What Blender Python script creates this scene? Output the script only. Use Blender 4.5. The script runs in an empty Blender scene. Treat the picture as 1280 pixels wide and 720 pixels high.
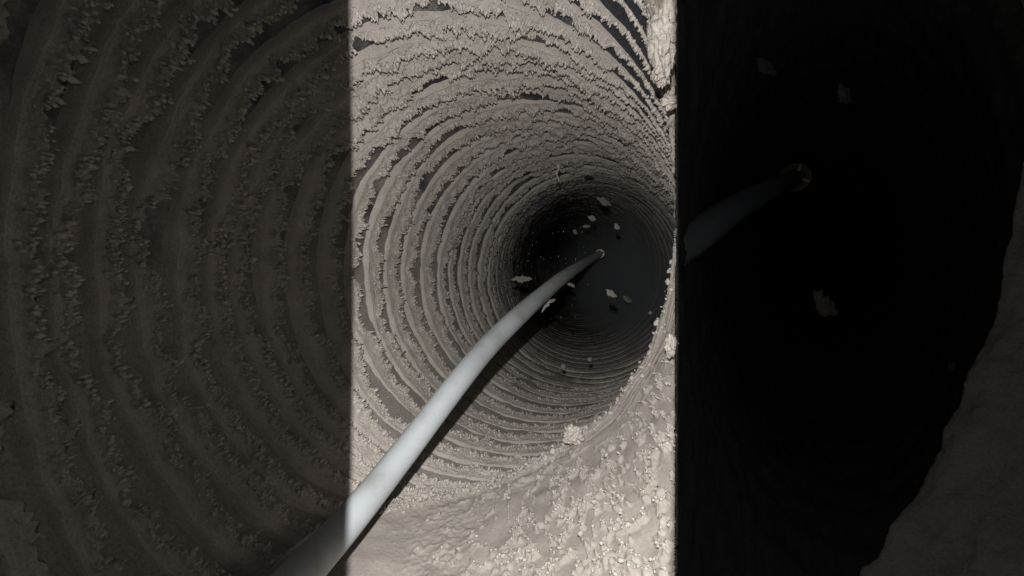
import bpy, math, random
import numpy as np
from mathutils import Vector
random.seed(4)
rng = np.random.default_rng(7)
S = 0.15            # radius of the round duct in metres; shapes below are laid out in duct radii
F = 533.0           # focal length used to convert sizes read off the photograph
scn = bpy.context.scene

# ------------------------------------------------------------------ camera
cd = bpy.data.cameras.new('camera'); cam = bpy.data.objects.new('camera', cd)
scn.collection.objects.link(cam); scn.camera = cam
cam.location = (0, 0, 0); cam.rotation_euler = (math.pi / 2, 0, 0)
cd.sensor_width = 36; cd.lens = F / 1280 * 36
cd.clip_start = 0.005; cd.clip_end = 50

# ------------------------------------------------------------------ world (inside a closed duct: next to no ambient light)
w = bpy.data.worlds.new('World'); scn.world = w; w.use_nodes = True
bg = w.node_tree.nodes['Background']; bg.inputs[0].default_value = (0.85, 0.9, 1, 1); bg.inputs[1].default_value = 0.016

# ------------------------------------------------------------------ the phone's torch, just above and left of the lens
ld = bpy.data.lights.new('phone_torch', 'SPOT'); lamp = bpy.data.objects.new('phone_torch', ld)
scn.collection.objects.link(lamp)
LX, LZ = -0.03, 0.18
lamp.location = (LX * S, 0, LZ * S); lamp.rotation_euler = (math.pi / 2, 0, 0)
ld.energy = 4.15; ld.spot_size = math.radians(160); ld.spot_blend = 0.25
ld.shadow_soft_size = 0.0018; ld.color = (1.0, 0.975, 0.95)
# added beam mask on the torch: bright upright rectangle, sides cut dark, top dimmed
ld.use_nodes = True
nt = ld.node_tree; N = nt.nodes; K = nt.links
em = N['Emission']; tc = N.new('ShaderNodeTexCoord'); sp = N.new('ShaderNodeSeparateXYZ')
K.new(tc.outputs['Normal'], sp.inputs[0])
def lmath(op, a, b=None):
    n = N.new('ShaderNodeMath'); n.operation = op
    for i, q in enumerate((a, b)):
        if q is None: continue
        if isinstance(q, (int, float)): n.inputs[i].default_value = q
        else: K.new(q, n.inputs[i])
    return n.outputs[0]
def lrange(src, a, b, c, d):
    n = N.new('ShaderNodeMapRange'); n.interpolation_type = 'SMOOTHSTEP'
    for k, v in zip(('From Min', 'From Max', 'To Min', 'To Max'), (a, b, c, d)): n.inputs[k].default_value = v
    K.new(src, n.inputs['Value']); return n.outputs[0]
side = lmath('MULTIPLY', lmath('DIVIDE', sp.outputs[0], sp.outputs[2]), -1)
vert = lmath('MULTIPLY', lmath('DIVIDE', sp.outputs[1], sp.outputs[2]), -1)
SPILL = 0.0115
beam = lmath('MULTIPLY', lrange(side, -0.359, -0.356, 0, 1), lrange(side, 0.404, 0.408, 1, 0))
beam = lmath('ADD', lmath('MULTIPLY', beam, 1 - SPILL), SPILL)
K.new(lmath('MULTIPLY', beam, lrange(vert, -0.75, 0.40, 0.92, 0.50)), em.inputs['Strength'])

scn.view_settings.view_transform = 'Standard'; scn.view_settings.look = 'None'
scn.view_settings.exposure = 0.0; scn.view_settings.gamma = 1
scn.render.engine = 'CYCLES'
scn.cycles.max_bounces = 5; scn.cycles.diffuse_bounces = 3

# ------------------------------------------------------------------ noise
_perm = rng.permutation(256); _perm = np.concatenate([_perm, _perm, _perm[:2]])
_g = rng.normal(size=(256, 3)); _g /= np.linalg.norm(_g, axis=1)[:, None]
def perlin(x, y, z):
    x, y, z = np.broadcast_arrays(np.asarray(x, float), np.asarray(y, float), np.asarray(z, float))
    xi = np.floor(x).astype(int); yi = np.floor(y).astype(int); zi = np.floor(z).astype(int)
    xf, yf, zf = x - xi, y - yi, z - zi
    u, v, w_ = [t * t * t * (t * (t * 6 - 15) + 10) for t in (xf, yf, zf)]
    xi &= 255; yi &= 255; zi &= 255
    r = 0
    for dx in (0, 1):
        for dy in (0, 1):
            for dz in (0, 1):
                h = _perm[_perm[_perm[(xi + dx) & 255] + ((yi + dy) & 255)] + ((zi + dz) & 255)]
                gr = _g[h]
                d = gr[..., 0] * (xf - dx) + gr[..., 1] * (yf - dy) + gr[..., 2] * (zf - dz)
                r = r + d * (u if dx else 1 - u) * (v if dy else 1 - v) * (w_ if dz else 1 - w_)
    return r * 1.6
def fbm(x, y, z, o=3, g=0.55):
    r = 0; a = 1
    for k in range(o):
        r = r + a * perlin(x * 2.03 ** k + 7 * k, y * 2.03 ** k, z * 2.03 ** k + 3 * k); a *= g
    return r
def sstep(a, b, x):
    t = np.clip((np.asarray(x, float) - a) / (b - a), 0, 1); return t * t * (3 - 2 * t)

# ------------------------------------------------------------------ materials
def mat(name):
    m = bpy.data.materials.new(name); m.use_nodes = True
    return m, m.node_tree.nodes, m.node_tree.links, m.node_tree.nodes['Principled BSDF']
def noise(N, K, scale, detail=3, rough=0.6, src=None):
    n = N.new('ShaderNodeTexNoise'); n.inputs['Scale'].default_value = scale
    n.inputs['Detail'].default_value = detail; n.inputs['Roughness'].default_value = rough
    if src is None:
        src = N.new('ShaderNodeTexCoord').outputs['Object']
    K.new(src, n.inputs['Vector']); return n
def ramp(N, K, fac, stops):
    r = N.new('ShaderNodeValToRGB'); e = r.color_ramp.elements
    e[0].position, e[0].color = stops[0][0], (*stops[0][1], 1)
    e[1].position, e[1].color = stops[-1][0], (*stops[-1][1], 1)
    for p, c in stops[1:-1]:
        q = e.new(p); q.color = (*c, 1)
    K.new(fac, r.inputs[0]); return r
def dust_material(name, dark, mid, light, grain=900, bump=0.6):
    m, N, K, b = mat(name)
    n1 = noise(N, K, 60, 5, 0.65); n2 = noise(N, K, grain, 4, 0.7)
    mx = N.new('ShaderNodeMix'); mx.data_type = 'FLOAT'; mx.inputs[0].default_value = 0.5
    K.new(n1.outputs[0], mx.inputs[2]); K.new(n2.outputs[0], mx.inputs[3])
    r = ramp(N, K, mx.outputs[0], [(0.30, dark), (0.50, mid), (0.68, light)])
    K.new(r.outputs[0], b.inputs['Base Color'])
    b.inputs['Roughness'].default_value = 0.95; b.inputs['Specular IOR Level'].default_value = 0.15
    bp = N.new('ShaderNodeBump'); bp.inputs['Strength'].default_value = bump; bp.inputs['Distance'].default_value = 0.0012
    K.new(n2.outputs[0], bp.inputs['Height']); K.new(bp.outputs[0], b.inputs['Normal'])
    return m
M_dust = dust_material('lint_dust', (0.35, 0.318, 0.284), (0.56, 0.514, 0.462), (0.70, 0.65, 0.59), bump=0.9)
M_pale = dust_material('pale_lint', (0.54, 0.50, 0.45), (0.70, 0.655, 0.595), (0.80, 0.76, 0.70))
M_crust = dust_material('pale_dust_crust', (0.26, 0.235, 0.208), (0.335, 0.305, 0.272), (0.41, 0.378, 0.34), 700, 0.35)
M_grain = dust_material('pale_dust_grain', (0.38, 0.35, 0.31), (0.47, 0.435, 0.39), (0.56, 0.525, 0.475), 1200, 0.5)
M_dim = dust_material('shade_darkened_dust', (0.09, 0.088, 0.085), (0.15, 0.145, 0.14), (0.21, 0.20, 0.19), 500, 0.5)  # dust tone darkened in place of shade, for the added duct

# galvanised sheet under a film of dust: the film is an attribute of the mesh (settled dust, plus depth shade painted as tone)
m, N, K, b = mat('dusty_sheet_metal'); M_metal = m
at = N.new('ShaderNodeAttribute'); at.attribute_name = 'dust_and_shade'
n1 = noise(N, K, 45, 5, 0.7); n2 = noise(N, K, 800, 3, 0.7)
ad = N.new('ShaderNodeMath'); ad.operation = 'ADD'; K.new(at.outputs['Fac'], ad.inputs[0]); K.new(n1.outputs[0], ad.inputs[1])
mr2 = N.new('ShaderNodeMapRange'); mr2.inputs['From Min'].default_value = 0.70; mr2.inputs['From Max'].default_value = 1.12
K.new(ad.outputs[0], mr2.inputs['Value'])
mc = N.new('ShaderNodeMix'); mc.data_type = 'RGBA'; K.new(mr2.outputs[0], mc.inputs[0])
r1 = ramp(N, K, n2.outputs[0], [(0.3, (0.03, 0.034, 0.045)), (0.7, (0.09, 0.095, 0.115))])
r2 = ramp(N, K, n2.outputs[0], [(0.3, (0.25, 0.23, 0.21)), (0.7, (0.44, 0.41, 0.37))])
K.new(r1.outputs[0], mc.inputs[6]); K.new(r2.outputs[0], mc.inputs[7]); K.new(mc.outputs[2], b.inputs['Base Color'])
iv = N.new('ShaderNodeMath'); iv.operation = 'MULTIPLY_ADD'; iv.inputs[1].default_value = -0.5; iv.inputs[2].default_value = 0.5
K.new(mr2.outputs[0], iv.inputs[0]); K.new(iv.outputs[0], b.inputs['Metallic'])
b.inputs['Roughness'].default_value = 0.5
bp = N.new('ShaderNodeBump'); bp.inputs['Strength'].default_value = 0.8; bp.inputs['Distance'].default_value = 0.0012
K.new(n2.outputs[0], bp.inputs['Height']); K.new(bp.outputs[0], b.inputs['Normal'])

m, N, K, b = mat('pale_blue_grey_hose'); M_hose = m
n1 = noise(N, K, 35, 4, 0.6); n2 = noise(N, K, 900, 3, 0.6)
r = ramp(N, K, n1.outputs[0], [(0.3, (0.32, 0.33, 0.325)), (0.45, (0.40, 0.43, 0.445)), (0.6, (0.43, 0.465, 0.485)), (0.75, (0.37, 0.365, 0.345))])
K.new(r.outputs[0], b.inputs['Base Color']); b.inputs['Roughness'].default_value = 0.55
bp = N.new('ShaderNodeBump'); bp.inputs['Strength'].default_value = 0.25; bp.inputs['Distance'].default_value = 0.0005
K.new(n2.outputs[0], bp.inputs['Height']); K.new(bp.outputs[0], b.inputs['Normal'])
m, N, K, b = mat('brass_nozzle'); M_brass = m
n2 = noise(N, K, 600, 3, 0.6)
r = ramp(N, K, n2.outputs[0], [(0.3, (0.34, 0.27, 0.15)), (0.7, (0.72, 0.63, 0.42))]); K.new(r.outputs[0], b.inputs['Base Color'])
b.inputs['Roughness'].default_value = 0.4; b.inputs['Metallic'].default_value = 0.35
m, N, K, b = mat('lint_flake'); M_flake = m
n2 = noise(N, K, 500, 4, 0.7)
r = ramp(N, K, n2.outputs[0], [(0.3, (0.24, 0.225, 0.20)), (0.7, (0.33, 0.315, 0.29))]); K.new(r.outputs[0], b.inputs['Base Color'])
b.inputs['Roughness'].default_value = 0.9
m, N, K, b = mat('bright_glint'); M_glint = m  # bright tone standing in for glints
n2 = noise(N, K, 500, 2, 0.5)
r = ramp(N, K, n2.outputs[0], [(0.3, (0.8, 0.82, 0.85)), (0.7, (0.95, 0.95, 0.93))]); K.new(r.outputs[0], b.inputs['Base Color'])
b.inputs['Roughness'].default_value = 0.35; b.inputs['Metallic'].default_value = 0.8

# ------------------------------------------------------------------ object helpers
def mesh_obj(name, verts, faces, material, parent=None, smooth=True, film=None, clip=None):
    if clip is not None:
        cc = np.asarray(verts)[faces].mean(1); faces = np.asarray(faces)[clip(cc)]
    me = bpy.data.meshes.new(name)
    v = np.asarray(verts, np.float32) * S; f = np.asarray(faces, np.int32)
    nv, nf, k = len(v), len(f), f.shape[1]
    me.vertices.add(nv); me.vertices.foreach_set('co', v.ravel())
    me.loops.add(nf * k); me.loops.foreach_set('vertex_index', f.ravel())
    me.polygons.add(nf); me.polygons.foreach_set('loop_start', np.arange(0, nf * k, k, dtype=np.int32))
    me.polygons.foreach_set('loop_total', np.full(nf, k, np.int32))
    me.polygons.foreach_set('use_smooth', np.full(nf, smooth, bool))
    me.update(calc_edges=True)
    me.materials.append(material)
    if film is not None:
        a = me.attributes.new('dust_and_shade', 'FLOAT', 'POINT'); a.data.foreach_set('value', np.asarray(film, np.float32).ravel())
    o = bpy.data.objects.new(name, me); scn.collection.objects.link(o); o.parent = parent
    return o
def thing(name, label, cat, loc=(0, 0, 0), group=None):
    o = bpy.data.objects.new(name, None); scn.collection.objects.link(o)
    o.location = [c * S for c in loc]; o['label'] = label; o['category'] = cat; o.empty_display_size = 0.02
    if group: o['group'] = group
    return o
def tag(o, label, cat, group=None):
    o['label'] = label; o['category'] = cat
    if group: o['group'] = group
    return o
def grid_faces(nu, nv, wrap=False):
    i = np.arange(nu - 1)[:, None]; j = np.arange(nv if wrap else nv - 1)[None, :]
    j2 = (j + 1) % nv
    a = i * nv + j; b_ = i * nv + j2; c = (i + 1) * nv + j2; d = (i + 1) * nv + j
    return np.stack([a, b_, c, d], -1).reshape(-1, 4)
def px(x, y, D):
    """a point D duct radii ahead that is seen at photograph position (x, y)"""
    return np.array([(x - 640) / F * D, D, (360 - y) / F * D])

# small lumps of lint: one 20 sided template, stretched and dented, many joined
_t = (1 + 5 ** .5) / 2
ICO_V = np.array([(-1,_t,0),(1,_t,0),(-1,-_t,0),(1,-_t,0),(0,-1,_t),(0,1,_t),(0,-1,-_t),(0,1,-_t),(_t,0,-1),(_t,0,1),(-_t,0,-1),(-_t,0,1)], float)
ICO_V /= np.linalg.norm(ICO_V[0])
ICO_F = np.array([(0,11,5),(0,5,1),(0,1,7),(0,7,10),(0,10,11),(1,5,9),(5,11,4),(11,10,2),(10,7,6),(7,1,8),(3,9,4),(3,4,2),(3,2,6),(3,6,8),(3,8,9),(4,9,5),(2,4,11),(6,2,10),(8,6,7),(9,8,1)])
OCT_V = np.array([(1, 0, 0), (-1, 0, 0), (0, 1, 0), (0, -1, 0), (0, 0, 1), (0, 0, -1)], float)
OCT_F = np.array([(0, 2, 4), (2, 1, 4), (1, 3, 4), (3, 0, 4), (2, 0, 5), (1, 2, 5), (3, 1, 5), (0, 3, 5)])
def crumbs(name, P, size, material, parent=None, stretch=None, tmpl=(ICO_V, ICO_F)):
    n = len(P); TV, TF = tmpl; m_ = len(TV)
    v = TV[None] * (1 + 0.45 * rng.uniform(-1, 1, (n, m_, 1)))
    v = v * rng.uniform(0.6, 1.35, (n, 1, 3))
    v = v * np.asarray(size)[:, None, None]
    if stretch is not None:                       # direction vectors to draw the lumps out along
        v = v + stretch[:, None, :] * (np.einsum('nij,nj->ni', v, stretch / (np.linalg.norm(stretch, axis=1)[:, None] + 1e-9)))[:, :, None]
    V = (v + P[:, None, :]).reshape(-1, 3)
    Fc = (TF[None] + m_ * np.arange(n)[:, None, None]).reshape(-1, 3)
    o = mesh_obj(name, V, Fc, material, parent, smooth=True); o['kind'] = 'stuff'
    return o

# ------------------------------------------------------------------ course of a duct as a stack of rings
class Duct:
    def __init__(self, tab, smooth=9):
        t = np.array(tab, float)          # D, left edge, right edge, centre y, half height, yaw
        d = np.linspace(t[0, 0], t[-1, 0], 900)
        cols = [np.interp(d, t[:, 0], t[:, k]) for k in range(1, 6)]
        ker = np.hanning(2 * smooth + 1); ker /= ker.sum()
        sm = [np.convolve(np.pad(c, smooth, 'edge' if 0 else 'reflect', reflect_type='odd'), ker, 'valid') for c in cols]
        L, Rt, cy, hh, yaw = sm
        a1 = (640 - L) / F; a2 = (Rt - 640) / F; s = np.sin(yaw); c = np.cos(yaw)
        Rx = (a1 + a2) * d / (2 * c + a1 * s - a2 * s)
        self.d = d; self.Rx = Rx; self.Cx = a2 * (d + Rx * s) - Rx * c; self.Cz = (360 - cy) / F * d
        self.Rz = hh; self.s = s; self.c = c
    def at(self, D, th, h=0.0):
        g = lambda a: np.interp(D, self.d, a)
        Rx, Rz = g(self.Rx), g(self.Rz)
        ct, st = np.cos(th), np.sin(th)
        q = Rx * ct - h * ct; r = Rz * st - h * st
        return np.stack([g(self.Cx) + q * g(self.c), D + q * g(self.s), g(self.Cz) + r], -1)

def pitch_at(D): return 0.094 + 0.086 * sstep(1.5, 2.6, D)

# --- main duct
open_side = lambda c: ((c[:, 0] < 0.384 * c[:, 1]) | (c[:, 1] > 2.6)) & ~((c[:, 1] < 1.5) & (c[:, 0] > -0.35) & (c[:, 2] < 0.1)) & ~((c[:, 1] < 1.2) & (c[:, 0] > 0.2))     # cut away to make room for the added second duct
def lefty(D):  # left edge in the photograph
    return np.interp(D, [0.62, 0.82, 0.95, 1.11, 1.27, 1.655, 2.175, 2.445, 4.1, 5.6, 7.6], [-960, -520, -300, -120, 20, 235, 400, 450, 610, 640, 660])
tab = []
for D, L, Rt, cy, yaw in [(0.45, -2000, 1010, 340, .3), (0.62, -960, 950, 340, .3), (0.82, -520, 915, 340, .3), (0.95, -300, 895, 340, .3), (1.11, -120, 886, 340, .3), (1.27, 20, 882, 340, .3), (1.655, 235, 880, 340, .3),
        (2.175, 400, 874, 341, .3), (2.445, 450, 872, 342, .26), (3.2, 548, 871, 344, .14), (4.1, 610, 868, 345, 0), (4.8, 628, 847, 340, -.08),
        (5.6, 641, 822, 335, -.15), (7.6, 660, 790, 330, -.25), (10, 668, 768, 326, -.35), (12.5, 660, 742, 323, -.5), (14, 640, 715, 322, -.7), (16, 580, 648, 322, -.9), (18, 520, 580, 322, -1.0)]:
    tab.append((D, L, Rt, cy, float(np.interp(D, [0.62, 1.15, 1.35, 1.55], [1.5, 1.42, 1.14, 1.0])), yaw))
duct1 = Duct(tab)
root = thing('spiral_duct', 'wide round metal duct running off into the dark, its ribs furred with brown grey lint', 'duct', (0.14, 2.2, -0.9))
root.location = (0, 0, 0)

# bare wall of the duct with small steel beads (one per turn)
nD, nT = 520, 420
Dg = np.concatenate([np.linspace(0.46, 6, 430), np.linspace(6, 17.8, 101)[1:]])
th = np.linspace(0, 2 * math.pi, nT, endpoint=False)
DD, TT = np.meshgrid(Dg, th, indexing='ij')
u3 = duct1.at(DD, TT)
und = 0.012 * fbm(u3[..., 0] * 3, u3[..., 1] * 3, u3[..., 2] * 3, 3) + 0.004 * fbm(u3[..., 0] * 22, u3[..., 1] * 22, u3[..., 2] * 22, 2)
W = duct1.at(DD, TT, und)
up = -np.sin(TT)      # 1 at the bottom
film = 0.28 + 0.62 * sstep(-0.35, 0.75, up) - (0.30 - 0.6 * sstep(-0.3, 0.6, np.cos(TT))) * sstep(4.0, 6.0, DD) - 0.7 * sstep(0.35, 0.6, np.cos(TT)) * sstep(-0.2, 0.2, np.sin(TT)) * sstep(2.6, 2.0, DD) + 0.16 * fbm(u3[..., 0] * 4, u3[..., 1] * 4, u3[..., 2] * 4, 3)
film = film + 0.16 * sstep(0.4, 1.0, -np.cos(TT)) - 0.5 * sstep(7.0, 9.0, DD)  # deep bore: left darkened, right paled, shade and haze put into colour
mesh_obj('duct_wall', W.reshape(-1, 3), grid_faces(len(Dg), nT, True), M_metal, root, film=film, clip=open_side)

# ridge starts: near turns spaced as read off the left edge, then an even pitch
starts = []
d = 0.55
while d < 13.5:
    starts.append(d)
    d += pitch_at(d)
crP, crS, crD = [], [], []
for i, d0 in enumerate(starts):
    pit = pitch_at(d0)
    n_th = int(np.clip(3200 / d0, 220, 1400)) if d0 > 1.3 else 700
    n_v = 24 if d0 < 3.2 else (16 if d0 < 5 else 9)
    t = np.linspace(0.0, 2 * math.pi + 0.004, n_th)
    v = np.linspace(0, 1, n_v)
    T, V = np.meshgrid(t, v, indexing='ij')
    A = T * 1.0                                   # arc length in radii
    bot = sstep(0.25, 0.9, -np.sin(T)); top = sstep(0.1, 0.8, np.sin(T)); left = sstep(0.2, 0.9, -np.cos(T))
    # width and height of the ridge vary along the turn: clumps, thin stretches and breaks
    slow = fbm(A * 2.2, i * 3.1, 0.5, 3)
    med = fbm(A * 9, i * 5.7, 2.5, 3)
    fine = fbm(A * 34, V * 4.0 + i * 9.3, 4.5, 3, 0.62)
    vfine = perlin(A * 95, V * 7 + i * 4.1, 8.5) + 0.6 * perlin(A * 190, V * 12 + i * 2.3, 1.5)
    teeth = fbm(A * 42, i * 7.7, 6.5, 3, 0.65) 
    rt = sstep(0.42, 0.7, np.cos(T)) * sstep(-0.3, 0.1, np.sin(T)) * (1 - sstep(1.8, 2.4, d0))
    width = 0.39 + 0.17 * slow + 0.16 * med + 0.11 * teeth + 0.16 * bot - 0.06 * top - 0.3 * rt
    width = np.clip(width, 0.05, 1.0)
    hgt = (0.040 + 0.018 * slow + 0.014 * med) * (1 - 0.25 * sstep(1.8, 2.6, d0)) * (1 - 0.5 * bot * sstep(2.8, 4.2, d0)) * (1 - 0.62 * bot) * (1 + 0.15 * top) * (1 - 0.85 * rt) * (1 - 0.5 * sstep(3.2, 4.4, d0) * sstep(-.3, .5, np.cos(T)))
    hgt = np.clip(hgt, 0.008, 0.10) * np.where(rt > 0.5, np.clip(1.2 - 1.6 * np.abs(med + .5 * slow), -0.3, 1), 1)
    prof = 0.10 + 0.42 * sstep(0, 0.12, V) + 0.20 * sstep(0.12, 0.30, V) * 0.6 + 0.40 * sstep(0.30, 0.80, V)
    bead = 0.16 * np.exp(-((V - 0.10) / 0.035) ** 2)
    prof = (prof + bead) * (1 - sstep(0.90, 1.0, V) * 1.05)
    rough = (0.36 * fine + 0.24 * vfine) * sstep(0.30 - 0.22 * top, 0.75 - 0.25 * top, V) * (1 - 0.3 * bot)
    h = hgt * (prof + rough * (1 - sstep(0.93, 1.0, V)))
    h = h + 0.006 * bot * sstep(0.05, .3, V) * vfine
    h = np.where(V > 0.985, -0.02, h); h = np.where(V < 0.01, -0.012, h)
    # overhanging ragged lip on the far side
    over = 0.22 * np.exp(-((V - 0.86) / 0.09) ** 2) * (0.6 + 0.6 * teeth + 0.6 * vfine) * (1 - 0.5 * bot)
    off = -0.30 + width * (V - 0.02) + over * width
    wob = 0.09 * fbm(A * 1.3, i * 0.35, 11.0, 2) * (1 + 0.5 * bot)
    Dv = d0 + pit * (off + wob + T / (2 * math.pi))
    P = duct1.at(Dv, T, h + 0.004)
    o = mesh_obj('dust_ridge', P.reshape(-1, 3), grid_faces(n_th, n_v), M_dust if d0 < 4.3 else M_metal, root, clip=open_side, film=0.68 + 0.25 * sstep(-0.4, 0.6, np.cos(T)) - 0.40 * sstep(4.3, 6.2, d0) + 0.15 * bot + 0.2 * slow)  # deep ridges switch to a darker tone as painted shade
    if 1.2 < d0 < 3.7:
        n = int(4200 * min(1, 2.2 / d0))
        k = rng.integers(0, n_th, n); 
        jj = np.clip((0.84 + 0.13 * rng.normal(size=n)), 0.25, 0.96); j = (jj * (n_v - 1)).astype(int)
        pp = P[k, j]
        keep = (-np.cos(t[k]) > -0.8) | True
        crP.append(pp[keep] + rng.normal(size=(n, 3)) * 0.003)
        crS.append(np.abs(rng.normal(0.0026, 0.0020, n)) + 0.0012)
        tang = np.stack([np.cos(t[k]), np.zeros(n), np.sin(t[k])], -1)
        crD.append(-tang * rng.uniform(0, 0.9, n)[:, None] + np.array([0, 1, 0]) * rng.uniform(0, 1.2, n)[:, None])
crP = np.concatenate(crP); crS = np.concatenate(crS); crD = np.concatenate(crD)
q = (open_side(crP)) & ((crP[:, 0] < 0.376 * crP[:, 1]) | (crP[:, 1] > 2.6)); crP, crS, crD = crP[q], crS[q], crD[q]
crumbs('lint_crumbs', crP, crS, M_pale, root, crD, (OCT_V, OCT_F))

# ------------------------------------------------------------------ the near wall: cut end of the side branch, crusted with pale dust
rim_pts = [(290, 770, 1.08), (335, 715, 1.20), (380, 672, 1.34), (438, 643, 1.48), (500, 629, 1.58), (560, 619, 1.66), (620, 600, 1.72), (680, 573, 1.77), (716, 551, 1.76), (746, 528, 1.75),
           (777, 493, 1.73), (803, 452, 1.70), (823, 405, 1.66), (837, 350, 1.62), (843, 300, 1.58), (846, 240, 1.55), (841, 180, 1.50), (834, 125, 1.42), (820, 62, 1.34), (806, 0, 1.28), (790, -70, 1.24)]
rp = np.array([px(*p) for p in rim_pts])
def catmull(P, n):
    seg = np.linspace(0, len(P) - 1.0001, n); i = seg.astype(int); t = (seg - i)[:, None]
    P0 = P[np.clip(i - 1, 0, len(P) - 1)]; P1 = P[i]; P2 = P[i + 1]; P3 = P[np.clip(i + 2, 0, len(P) - 1)]
    return 0.5 * (2 * P1 + (P2 - P0) * t + (2 * P0 - 5 * P1 + 4 * P2 - P3) * t ** 2 + (3 * P1 - P0 - 3 * P2 + P3) * t ** 3)
nu, nv = 900, 430
fine_rim = catmull(rp, 4000)
al = np.concatenate([[0], np.cumsum(np.linalg.norm(np.diff(fine_rim, axis=0), axis=1))])
alu = np.linspace(0, al[-1], nu)
rim = np.stack([np.interp(alu, al, fine_rim[:, k]) for k in range(3)], -1)
tt = np.linspace(-0.06, 1, nv) ; 
U, Vv = np.meshgrid(alu, tt, indexing='ij')
def near_surface(rim, t):
    """skin of the branch: from the rim back towards the camera, flaring a little"""
    t = t[..., None]
    tp = np.clip(t, 0, None)
    base = rim[:, None, :]
    out = base * np.array([1, 0, 1]); nrm = np.linalg.norm(out, axis=-1, keepdims=True); out = out / nrm
    P = base + np.array([0, -1.30, 0]) * tp + out * (0.10 * tp ** 0.7 * 0.6 + 0.05 * tp)
    # short turned-in lip that dips down behind the rim
    tn = np.clip(-t, 0, None)
    P = P + out * (tn * 1.6) + np.array([0, 0.5, 0]) * tn
    return P, -out * np.ones_like(t)
NP, NN = near_surface(rim, Vv)
X, Y, Z = NP[..., 0], NP[..., 1], NP[..., 2]
tpos = np.clip(Vv, 0, None)
frac = alu / alu[-1]
# places read off the rim: 0 left bottom .. 1 top right
pxx = X / Y * F + 640; pyy = 360 - Z / Y * F
AC = np.arctan2(Z, X) * 0.78; BC = Y
flow = fbm(AC * 15, BC * 5, 1.0, 3)                       # streaks running back from the rim
lump = fbm(AC * 30 + 0.6 * flow, BC * 24, 5.0, 3, 0.6)
gran = fbm(X * 56, Y * 56, Z * 56, 2, 0.5)
cell = np.abs(perlin(U * 30 + .5 * lump, tpos * 19, 9.0))
grow = sstep(0.03, 0.16, tpos + 0.03 * flow) * sstep(500, 640, pxx + 60 * flow)
bare = sstep(690, 760, pxx) * sstep(0.21, 0.05, tpos + 0.05 * lump) if False else sstep(690, 760, pxx) * (1 - sstep(0.05, 0.17, tpos + 0.04 * lump))
rimlump = np.exp(-((tpos - 0.012) / 0.018) ** 2) * (0.5 + 0.9 * np.clip(perlin(U * 40, tpos * 10, 3.3) + .3, 0, 2)) * (1 - 0.55 * bare)
hN = 0.010 * fbm(X * 6, Y * 6, Z * 6, 2)
warp = 0.5 * fbm(AC * 6, BC * 5, 14.0, 2)
chan = 1 - np.abs(fbm(AC * 7 + warp * 1.3, BC * 1.5 + warp, 21.0, 2)) / 0.17
chan2 = 1 - np.abs(fbm(AC * 12 - warp, BC * 6, 31.0, 2)) / 0.15
clots = np.maximum(chan, 0.8 * chan2) + 0.9 * lump - 0.05
clots = sstep(0.10, 0.85, clots)
hN = hN + grow * (1 - bare) * (0.013 * clots * (1 + 0.3 * lump) + 0.0045 * gran * clots + 0.004 * flow)
hN = hN + (1 - grow) * (1 - bare) * 0.003 * gran * sstep(430, 560, pxx)
hN = hN + 0.020 * rimlump + 0.006 * rimlump * gran
hN = hN + 0.012 * np.exp(-((tpos - 0.065) / 0.016) ** 2) * (0.6 + lump) * (1 - bare) * sstep(520, 600, pxx)
hN = hN + bare * 0.006 * perlin(U * 4, tpos * 90, 2.0)
topc = sstep(0.72, 0.80, frac)[:, None]
hN = hN + topc * sstep(0.0, 0.03, tpos) * (0.012 + 0.035 * np.clip(fbm(U * 9, tpos * 12, 7.0, 3), 0, 2))
NPd = NP + NN * hN[..., None]
faces = grid_faces(nu, nv)
cx_ = NPd.reshape(-1, 3)[faces].mean(1)
keep = (cx_[:, 0] < 0.3815 * cx_[:, 1]) & (cx_[:, 1] > 0.30)
faces = faces[keep]
used = np.unique(faces); remap = -np.ones(nu * nv, int); remap[used] = np.arange(len(used))
branch = thing('branch_collar', 'near wall of the side branch at the bottom right, crusted with pale beige clumped dust', 'duct collar')
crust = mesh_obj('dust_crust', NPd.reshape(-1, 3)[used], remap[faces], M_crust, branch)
# sheet metal of the branch behind the crust
back = (NP - NN * 0.012)
fb = grid_faces(nu, nv); cb = back.reshape(-1, 3)[fb].mean(1)
# coarser copy
bk = back[::9, ::9]; fb = grid_faces(bk.shape[0], bk.shape[1]); cb = bk.reshape(-1, 3)[fb].mean(1)
fb = fb[(cb[:, 0] < 0.375 * cb[:, 1]) & (cb[:, 1] > 0.30)]
mesh_obj('sheet_metal', bk.reshape(-1, 3), fb, M_metal, branch, film=np.full(bk.shape[0] * bk.shape[1], 0.4))
# grains sitting on the clots
n = 95000
iu = rng.integers(0, nu, n); iv_ = np.clip((rng.uniform(0, 1, n) ** 1.3 * nv).astype(int), 14, nv - 1)
ok = (clots[iu, iv_] * grow[iu, iv_] * (1 - bare[iu, iv_]) > rng.uniform(0.30, 1.5, n))
ok &= (NPd[iu, iv_, 0] < 0.377 * NPd[iu, iv_, 1]) & (NPd[iu, iv_, 1] > 0.45)
iu, iv_ = iu[ok], iv_[ok]; n = len(iu)
crumbs('dust_grains', NPd[iu, iv_] + NN[iu, iv_] * 0.002, np.abs(rng.normal(0.0022, 0.0017, n)) + 0.0012, M_grain, branch)
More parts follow.
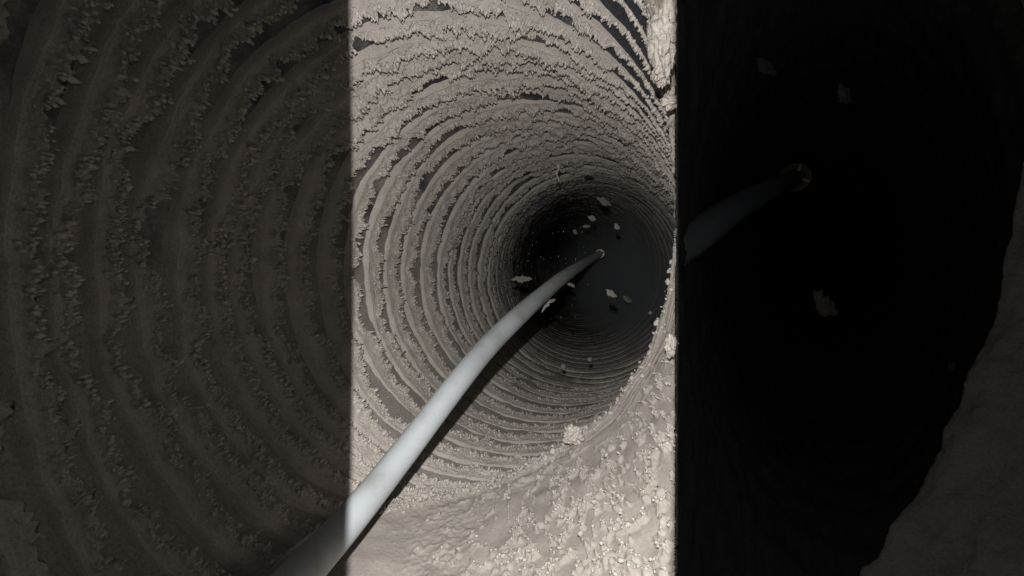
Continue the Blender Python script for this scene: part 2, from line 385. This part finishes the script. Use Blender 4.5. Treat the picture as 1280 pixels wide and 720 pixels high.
# a beaded edge of crumbs along the rim
n = 2600
iu = rng.integers(0, nu, n); iv_ = np.clip(np.abs(rng.normal(29, 6, n)).astype(int), 18, nv - 1)
ok = (NPd[iu, iv_, 0] < 0.377 * NPd[iu, iv_, 1]) & (rng.uniform(0, 1, n) > bare[iu, iv_] * 0.8) & (pxx[iu, iv_] > 470)
iu, iv_ = iu[ok], iv_[ok]; n = len(iu)
crumbs('rim_crumbs', NPd[iu, iv_] + NN[iu, iv_] * 0.004 + rng.normal(size=(n, 3)) * .003, np.abs(rng.normal(0.0030, 0.0024, n)) + 0.0014, M_grain, branch)

# loose clumps of dust caught on the rim
def clump(at, r, seed, label, squash=(1, 1, 1), nb=5):
    nt_, np_ = 56, 84
    a = np.linspace(0.001, math.pi - .001, nt_); b2 = np.linspace(0, 2 * math.pi, np_, endpoint=False)
    A_, B_ = np.meshgrid(a, b2, indexing='ij')
    n_ = np.stack([np.sin(A_) * np.cos(B_), np.sin(A_) * np.sin(B_), np.cos(A_)], -1)
    k = n_ * 1.7 + seed
    dd = 1 + 0.50 * fbm(k[..., 0], k[..., 1], k[..., 2], 4, 0.55) + 0.07 * perlin(k[..., 0] * 9, k[..., 1] * 9, k[..., 2] * 9)
    P = n_ * dd[..., None] * r * np.array(squash) + at
    o = mesh_obj('dust_clump', P.reshape(-1, 3), grid_faces(nt_, np_, True), M_dust)
    tag(o, label, 'dust clump', 'loose clumps of dust on the rim of the branch')
clump(px(717, 545, 1.70), 0.031, 3.1, 'round beige clump of dust perched on the middle of the lower rim', (1.2, 1, 1))
clump(px(832, 42, 1.18), 0.052, 8.3, 'largest pale lump of lint bulging over the rim at the top right', (0.8, 1, 1.6))
clump(px(827, 92, 1.22), 0.026, 5.3, 'middle lump of lint on the right rim, under the largest one', (0.8, 1, 1.3))
clump(px(838, 128, 1.26), 0.022, 12.9, 'small knob of lint on the right rim, lowest of the three there', (1.3, 1, 0.8))
clump(px(838, 432, 1.42), 0.022, 15.9, 'pale rounded clump of dust at the right edge of the lower rim', (0.7, 1, 1.5))

# ------------------------------------------------------------------ second duct, added to fill the dark right side
tab2 = [(0.6, 500, 1700, 330, 1.9, 0), (0.9, 740, 1520, 330, 1.75, 0), (1.05, 810, 1440, 330, 1.6, 0), (1.25, 848, 1352, 325, 1.35, 0), (1.4, 858, 1300, 325, 1.15, 0), (1.6, 872, 1262, 325, 1.1, 0), (2.2, 898, 1200, 325, 1.0, 0), (3.5, 935, 1130, 322, .95, 0), (6, 965, 1080, 322, .9, .1), (9, 985, 1060, 322, .9, .3), (12, 1040, 1110, 322, .9, .6), (14, 1090, 1150, 322, .9, .8)]
duct2 = Duct(tab2, 5)
dark = thing('added_dark_duct', 'black empty mouth of an added second round duct at the right, darkened inside', 'duct')
D2 = np.concatenate([np.linspace(0.65, 3.4, 260), np.linspace(3.4, 13.8, 90)[1:]]); T2 = np.linspace(0, 2 * math.pi, 360, endpoint=False)
DD, TT = np.meshgrid(D2, T2, indexing='ij')
ridg = 0.006 * np.clip(np.sin((DD + TT * 0.03) * 2 * math.pi / 0.17), -0.3, 1) + 0.012 * fbm(TT * 20, DD * 12, 2.0, 3)
P2 = duct2.at(DD, TT, ridg)
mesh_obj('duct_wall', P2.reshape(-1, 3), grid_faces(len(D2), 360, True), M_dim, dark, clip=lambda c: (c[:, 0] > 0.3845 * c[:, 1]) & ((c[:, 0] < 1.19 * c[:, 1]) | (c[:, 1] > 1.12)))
# its near skin: lower right corner
rim2 = [(1040, 775, 0.98), (1078, 722, 1.02), (1120, 660, 1.05), (1160, 592, 1.08), (1192, 530, 1.10), (1212, 470, 1.12), (1238, 400, 1.14), (1258, 330, 1.15), (1272, 250, 1.15), (1283, 170, 1.15), (1290, 90, 1.14), (1280, 0, 1.13), (1262, -60, 1.12)]
r2 = catmull(np.array([px(*p) for p in rim2]), 320)
t2 = np.linspace(-0.08, 1, 200)
P, Nn = near_surface(r2, np.broadcast_to(t2, (320, 200)).copy())
P[..., 0] += 0.25 * np.clip(t2, 0, None)
uu, vv = np.meshgrid(np.linspace(0, 2.2, 320), np.clip(t2, 0, None), indexing='ij')
hh = 0.018 * fbm(uu * 5, vv * 14, 1.2, 4, 0.6) + 0.03 * np.clip(fbm(uu * 8, vv * 9, 4.4, 3), 0, 1) * sstep(0.12, 0.3, vv) + 0.010 * np.exp(-((vv - .02) / .03) ** 2)
P = P + Nn * hh[..., None]
fc = grid_faces(320, 200); c_ = P.reshape(-1, 3)[fc].mean(1); fc = fc[c_[:, 1] > 0.3]
mesh_obj('added_dusty_lip', P.reshape(-1, 3), fc, M_dust, dark)

# ------------------------------------------------------------------ hoses
def hose(name, pts, label, tip_at, tip_r, group=None, tipd=None):
    t = thing(name, label, 'hose')
    P = catmull(np.array([px(p[0], p[1], p[2]) for p in pts]), 260)
    R = np.interp(np.linspace(0, len(pts) - 1, 260), np.arange(len(pts)), [p[3] for p in pts])
    T = np.gradient(P, axis=0); T /= np.linalg.norm(T, axis=1)[:, None]
    up = np.array([0, 0, 1.]); A1 = np.cross(T, up); A1 /= np.linalg.norm(A1, axis=1)[:, None]; A2 = np.cross(A1, T)
    ph = np.linspace(0, 2 * math.pi, 48, endpoint=False)
    V = P[:, None] + R[:, None, None] * (np.cos(ph)[None, :, None] * A1[:, None] + np.sin(ph)[None, :, None] * A2[:, None])
    mesh_obj('tube', V.reshape(-1, 3), grid_faces(260, 48, True), M_hose, t, clip=(lambda c: c[:, 0] > 0.3815 * c[:, 1]) if pts[0][0] > 700 else None)
    # cap of the end: ferrule ring and a domed nozzle with a hole, turned towards the camera
    c = P[-1]; ax = -c / np.linalg.norm(c)
    a1 = np.cross(ax, up); a1 /= np.linalg.norm(a1); a2 = np.cross(a1, ax)
    prof = [(-1.1, .55), (-1.1, .8), (-.7, .95), (-.2, 1.0), (.15, 1.0), (.3, .9), (.3, .74), (.18, .70), (.2, .62), (.5, .50), (.62, .36), (.64, .22), (.5, .18), (.2, .16), (.2, .0)]
    V = np.array([[c + ax * z * tip_r + (a1 * math.cos(q) + a2 * math.sin(q)) * r * tip_r for q in np.linspace(0, 2 * math.pi, 32, endpoint=False)] for z, r in prof])
    nz = mesh_obj('nozzle', V.reshape(-1, 3), grid_faces(len(prof), 32, True), M_brass, t)
    for k in range(4):
        q = k * math.pi / 2 + .4
        dv_ = a1 * math.cos(q) + a2 * math.sin(q); pr = a1 * -math.sin(q) + a2 * math.cos(q)
        b0 = c + dv_ * tip_r * .35; b1 = c + dv_ * tip_r * .86
        vv_ = []
        for bb in (b0, b1):
            for s1, s2 in ((-1, .2), (1, .2), (1, .75), (-1, .75)):
                vv_.append(bb + pr * s1 * tip_r * .09 + ax * s2 * tip_r)
        fs = [(0, 1, 2, 3), (4, 7, 6, 5), (0, 4, 5, 1), (1, 5, 6, 2), (2, 6, 7, 3), (3, 7, 4, 0)]
        mesh_obj('jet_fin', vv_, fs, M_brass, nz, smooth=False)
    return t
hose('air_hose', [(330, 770, 0.92, .054), (385, 708, 1.05, .049), (439, 648, 1.22, .047), (501, 571, 1.45, .047), (570, 481, 1.68, .047), (609, 434, 1.90, .048), (645, 398, 2.15, .049), (676, 370, 2.5, .047), (702, 348, 2.95, .045), (724, 333, 3.6, .042), (738, 324, 4.2, .038), (750, 317, 4.7, .036)],
     'long pale blue grey hose across the bright dusty duct, brass tip in its centre', None, 0.052)
hose('air_hose', [(815, 337, 1.36, .060), (844, 313, 1.42, .060), (880, 288, 1.55, .060), (915, 263, 1.8, .059), (950, 243, 2.1, .056), (978, 229, 2.5, .054), (994, 222, 2.8, .05)],
     'added short dim grey hose by the partition, reaching into the black duct mouth at the right', None, 0.098)  # added hose, made up to go with the added duct
for o in scn.objects:
    if o.name.startswith('air_hose'): o['group'] = 'hoses pushed into the ducts'

# ------------------------------------------------------------------ flakes of lint blown about
def flake(x, y, D, wpx, hpx, ang, label, bend=0.25, seed=0):
    nu_, nv_ = 22, 9
    a = np.linspace(-1, 1, nu_); b2 = np.linspace(-1, 1, nv_)
    A_, B_ = np.meshgrid(a, b2, indexing='ij')
    wdt = np.clip(1 - np.abs(A_) ** 1.7, 0.04, 1) ** 0.8 * (1 + 0.7 * perlin(A_ * 4, seed * 1.7, B_ * 1.5)) 
    hx = wpx / 2 / F * D; hy = hpx / 2 / F * D
    u = A_ * hx; v = B_ * hy * wdt + bend * hx * (A_ ** 2 - .4) + 0.2 * hy * perlin(A_ * 4, B_ * 2, seed + .5)
    thick = hy * 0.35 * (1 - B_ ** 2) * wdt + 0.0006
    c, s = math.cos(math.radians(ang)), math.sin(math.radians(ang))
    cpos = px(x, y, D)
    def lay(sg):
        dpt = sg * thick + 0.35 * hx * A_ + 0.3 * hy * perlin(A_ * 5, B_ * 5, seed + 3)
        return np.stack([cpos[0] + u * c - v * s, cpos[1] + dpt, cpos[2] + u * s + v * c], -1).reshape(-1, 3)
    f1 = grid_faces(nu_, nv_); n0 = nu_ * nv_
    ring = [i * nv_ for i in range(nu_)] + [(nu_ - 1) * nv_ + j for j in range(1, nv_)] + [i * nv_ + nv_ - 1 for i in range(nu_ - 2, -1, -1)] + [j for j in range(nv_ - 2, 0, -1)]
    side = np.array([(ring[k], ring[(k + 1) % len(ring)], ring[(k + 1) % len(ring)] + n0, ring[k] + n0) for k in range(len(ring))])
    o = mesh_obj('lint_flake', np.concatenate([lay(-1), lay(1)]), np.concatenate([f1[:, ::-1], f1 + n0, side]), M_flake)
    tag(o, label, 'flake', 'flakes of lint blown through the ducts')
FL = [(755, 252, 3.9, 22, 8, -24, 'large dim grey flake, highest of those above the hose tip', 0.05),
      (740, 273, 3.2, 12, 5.5, -20, 'tan flake above the hose tip, under the large dim one', 0.1),
      (733, 283, 3.6, 11, 4, 5, 'thin grey flake just below the tan flake above the hose tip', 0.1),
      (719, 290, 4.0, 7, 5, -50, 'tiny faint flake, leftmost of those above the hose tip', 0.1),
      (771, 283, 2.9, 10, 6, -40, 'bright little flake above and right of the hose tip', 0.2),
      (652, 349, 3.4, 27, 8, 3, 'long grey level flake by the dark left wall, left of the hose', 0.0),
      (713, 356, 3.2, 13, 4.5, -22, 'thin curved flake just under the bend of the hose', -0.2),
      (764, 367, 2.5, 17, 7.5, -34, 'brightest white flake, below and right of the hose tip', 0.1),
      (685, 381, 2.6, 25, 5, 42, 'long thin curled flake tucked under the middle of the hose', -0.25),
      (784, 374, 4.4, 16, 6, -32, 'very dim brown flake right of the brightest white flake', 0.1),
      (737, 449, 3.2, 6, 5, 30, 'small round grey speck low in the duct near the floor, right one', 0.1),
      (704, 458, 3.2, 6, 6, 10, 'small round grey speck low in the duct near the floor, left one', 0.1),
      (813, 391, 3.0, 6, 4.5, 10, 'small pale speck beside the lower right rim', 0.1),
      (735, 215, 3.2, 16, 5, 0, 'pale wisp of lint caught under the ceiling of the duct', 0.1),
      (1004, 15, 1.87, 66, 22, -24, 'added broad dim flake at the top of the black duct mouth', 0.05),  # from here on, flakes added inside the added duct
      (957, 84, 1.73, 36, 16, -22, 'added dim tan flake in the black duct mouth, above the short hose', 0.1),
      (935, 116, 2.02, 30, 11, 5, 'added faint thin flake below the dim tan flake in the black duct', 0.1),
      (892, 136, 2.16, 20, 14, -50, 'added faint small flake near the left edge of the black duct mouth', 0.1),
      (1055, 118, 1.66, 30, 17, -40, 'added pale flake in the black duct, above and right of the short hose tip', 0.2),
      (871, 350, 1.94, 42, 14, -20, 'added faint curved flake under the short hose in the black duct', -0.2),
      (1031, 380, 1.44, 52, 21, -35, 'brightest of the added flakes in the black duct, below the short hose tip', 0.1),
      (1190, 458, 1.66, 18, 12, 10, 'added tiny dim speck in the black duct by its right lip', 0.1),
      (948, 640, 1.66, 22, 18, 30, 'added dim round speck low in the black duct mouth', 0.1)]
for k, f in enumerate(FL): flake(*f, seed=k * 2.3)
# puff of airborne dust round the hose tip
m = bpy.data.materials.new('airborne_dust'); m.use_nodes = True; N = m.node_tree.nodes; K = m.node_tree.links
N.remove(N['Principled BSDF']); pv = N.new('ShaderNodeVolumePrincipled'); K.new(pv.outputs[0], N['Material Output'].inputs['Volume'])
pv.inputs['Color'].default_value = (0.66, 0.71, 0.76, 1); tcn = N.new('ShaderNodeTexCoord'); mp = N.new('ShaderNodeMapping'); mp.inputs['Scale'].default_value = (1 / (0.98 * S), 1 / (1.45 * S), 1 / (1.05 * S))
K.new(tcn.outputs['Object'], mp.inputs[0]); ln = N.new('ShaderNodeVectorMath'); ln.operation = 'LENGTH'; K.new(mp.outputs[0], ln.inputs[0])
nz_ = N.new('ShaderNodeTexNoise'); nz_.inputs['Scale'].default_value = 9; nz_.inputs['Detail'].default_value = 2; K.new(tcn.outputs['Object'], nz_.inputs['Vector'])
s1 = N.new('ShaderNodeMath'); s1.operation = 'MULTIPLY_ADD'; s1.inputs[1].default_value = 0.9; K.new(nz_.outputs[0], s1.inputs[0]); K.new(ln.outputs['Value'], s1.inputs[2])
m1 = N.new('ShaderNodeMapRange'); m1.interpolation_type = 'SMOOTHSTEP'; K.new(s1.outputs[0], m1.inputs['Value'])
for kk, vv_ in zip(('From Min', 'From Max', 'To Min', 'To Max'), (0.45, 1.42, 8.5, 0.0)): m1.inputs[kk].default_value = vv_
K.new(m1.outputs[0], pv.inputs['Density'])
a = np.linspace(0.0, math.pi, 24); b2 = np.linspace(0, 2 * math.pi, 40, endpoint=False)
A_, B_ = np.meshgrid(a, b2, indexing='ij')
V = np.stack([0.98 * np.sin(A_) * np.cos(B_), 1.45 * np.sin(A_) * np.sin(B_), 1.05 * np.cos(A_)], -1)
pf = mesh_obj('dust_cloud', V.reshape(-1, 3), grid_faces(24, 40, True)[:, ::-1], m); pf['kind'] = 'stuff'; pf.location = Vector(px(786, 352, 5.2) * S)
pf['label'] = 'faint bluish cloud of dust hanging round the tip of the long hose'

# strand hanging from a ridge
hs = [px(697 + 1.5 * math.sin(k * 1.1), 206 + k * 2.6, 3.0) for k in range(9)]
V = []
for k, c in enumerate(hs):
    r = 0.010 * (1 - .5 * k / 8) * (1 + .3 * math.sin(k * 2.1))
    V += [c + np.array([math.cos(q), math.sin(q), 0]) * r for q in np.linspace(0, 2 * math.pi, 10, endpoint=False)]
o = mesh_obj('lint_strand', V, grid_faces(9, 10, True), M_dust)
tag(o, 'short strand of lint hanging down from a ridge of the duct ceiling', 'strand')

# ------------------------------------------------------------------ tiny bright specks set on wall and ridges in place of glints
n = 700
Dq = rng.uniform(1.5, 5.2, n); Tq = rng.uniform(0.6, 5.2, n)
near = duct1.at(Dq, Tq, 0.055 + 0.02 * rng.uniform(-1, 1, n))
sz = 0.0008 * Dq * rng.uniform(0.35, 1.0, n)
tg = np.stack([-np.sin(Tq), 0 * Tq, np.cos(Tq)], -1) * rng.uniform(0, 2.5, n)[:, None]
g = crumbs('glint_specks', near, sz, M_glint, None, tg)
g['label'] = 'tiny bright specks in place of glints, scattered over the dusty ribs of the duct'
n = 60
Pq = np.array([px(rng.uniform(640, 740), rng.normal(345, 42), rng.uniform(2.6, 4.2)) for _ in range(n)])
g = crumbs('glint_specks', Pq, 0.0007 * Pq[:, 1] * rng.uniform(.4, 1.1, n), M_glint, None, np.array([[0.1, 0, 1.]]) * rng.uniform(0, 4, n)[:, None])
g['label'] = 'tiny bright specks in place of rib glints in the dark middle of the duct'
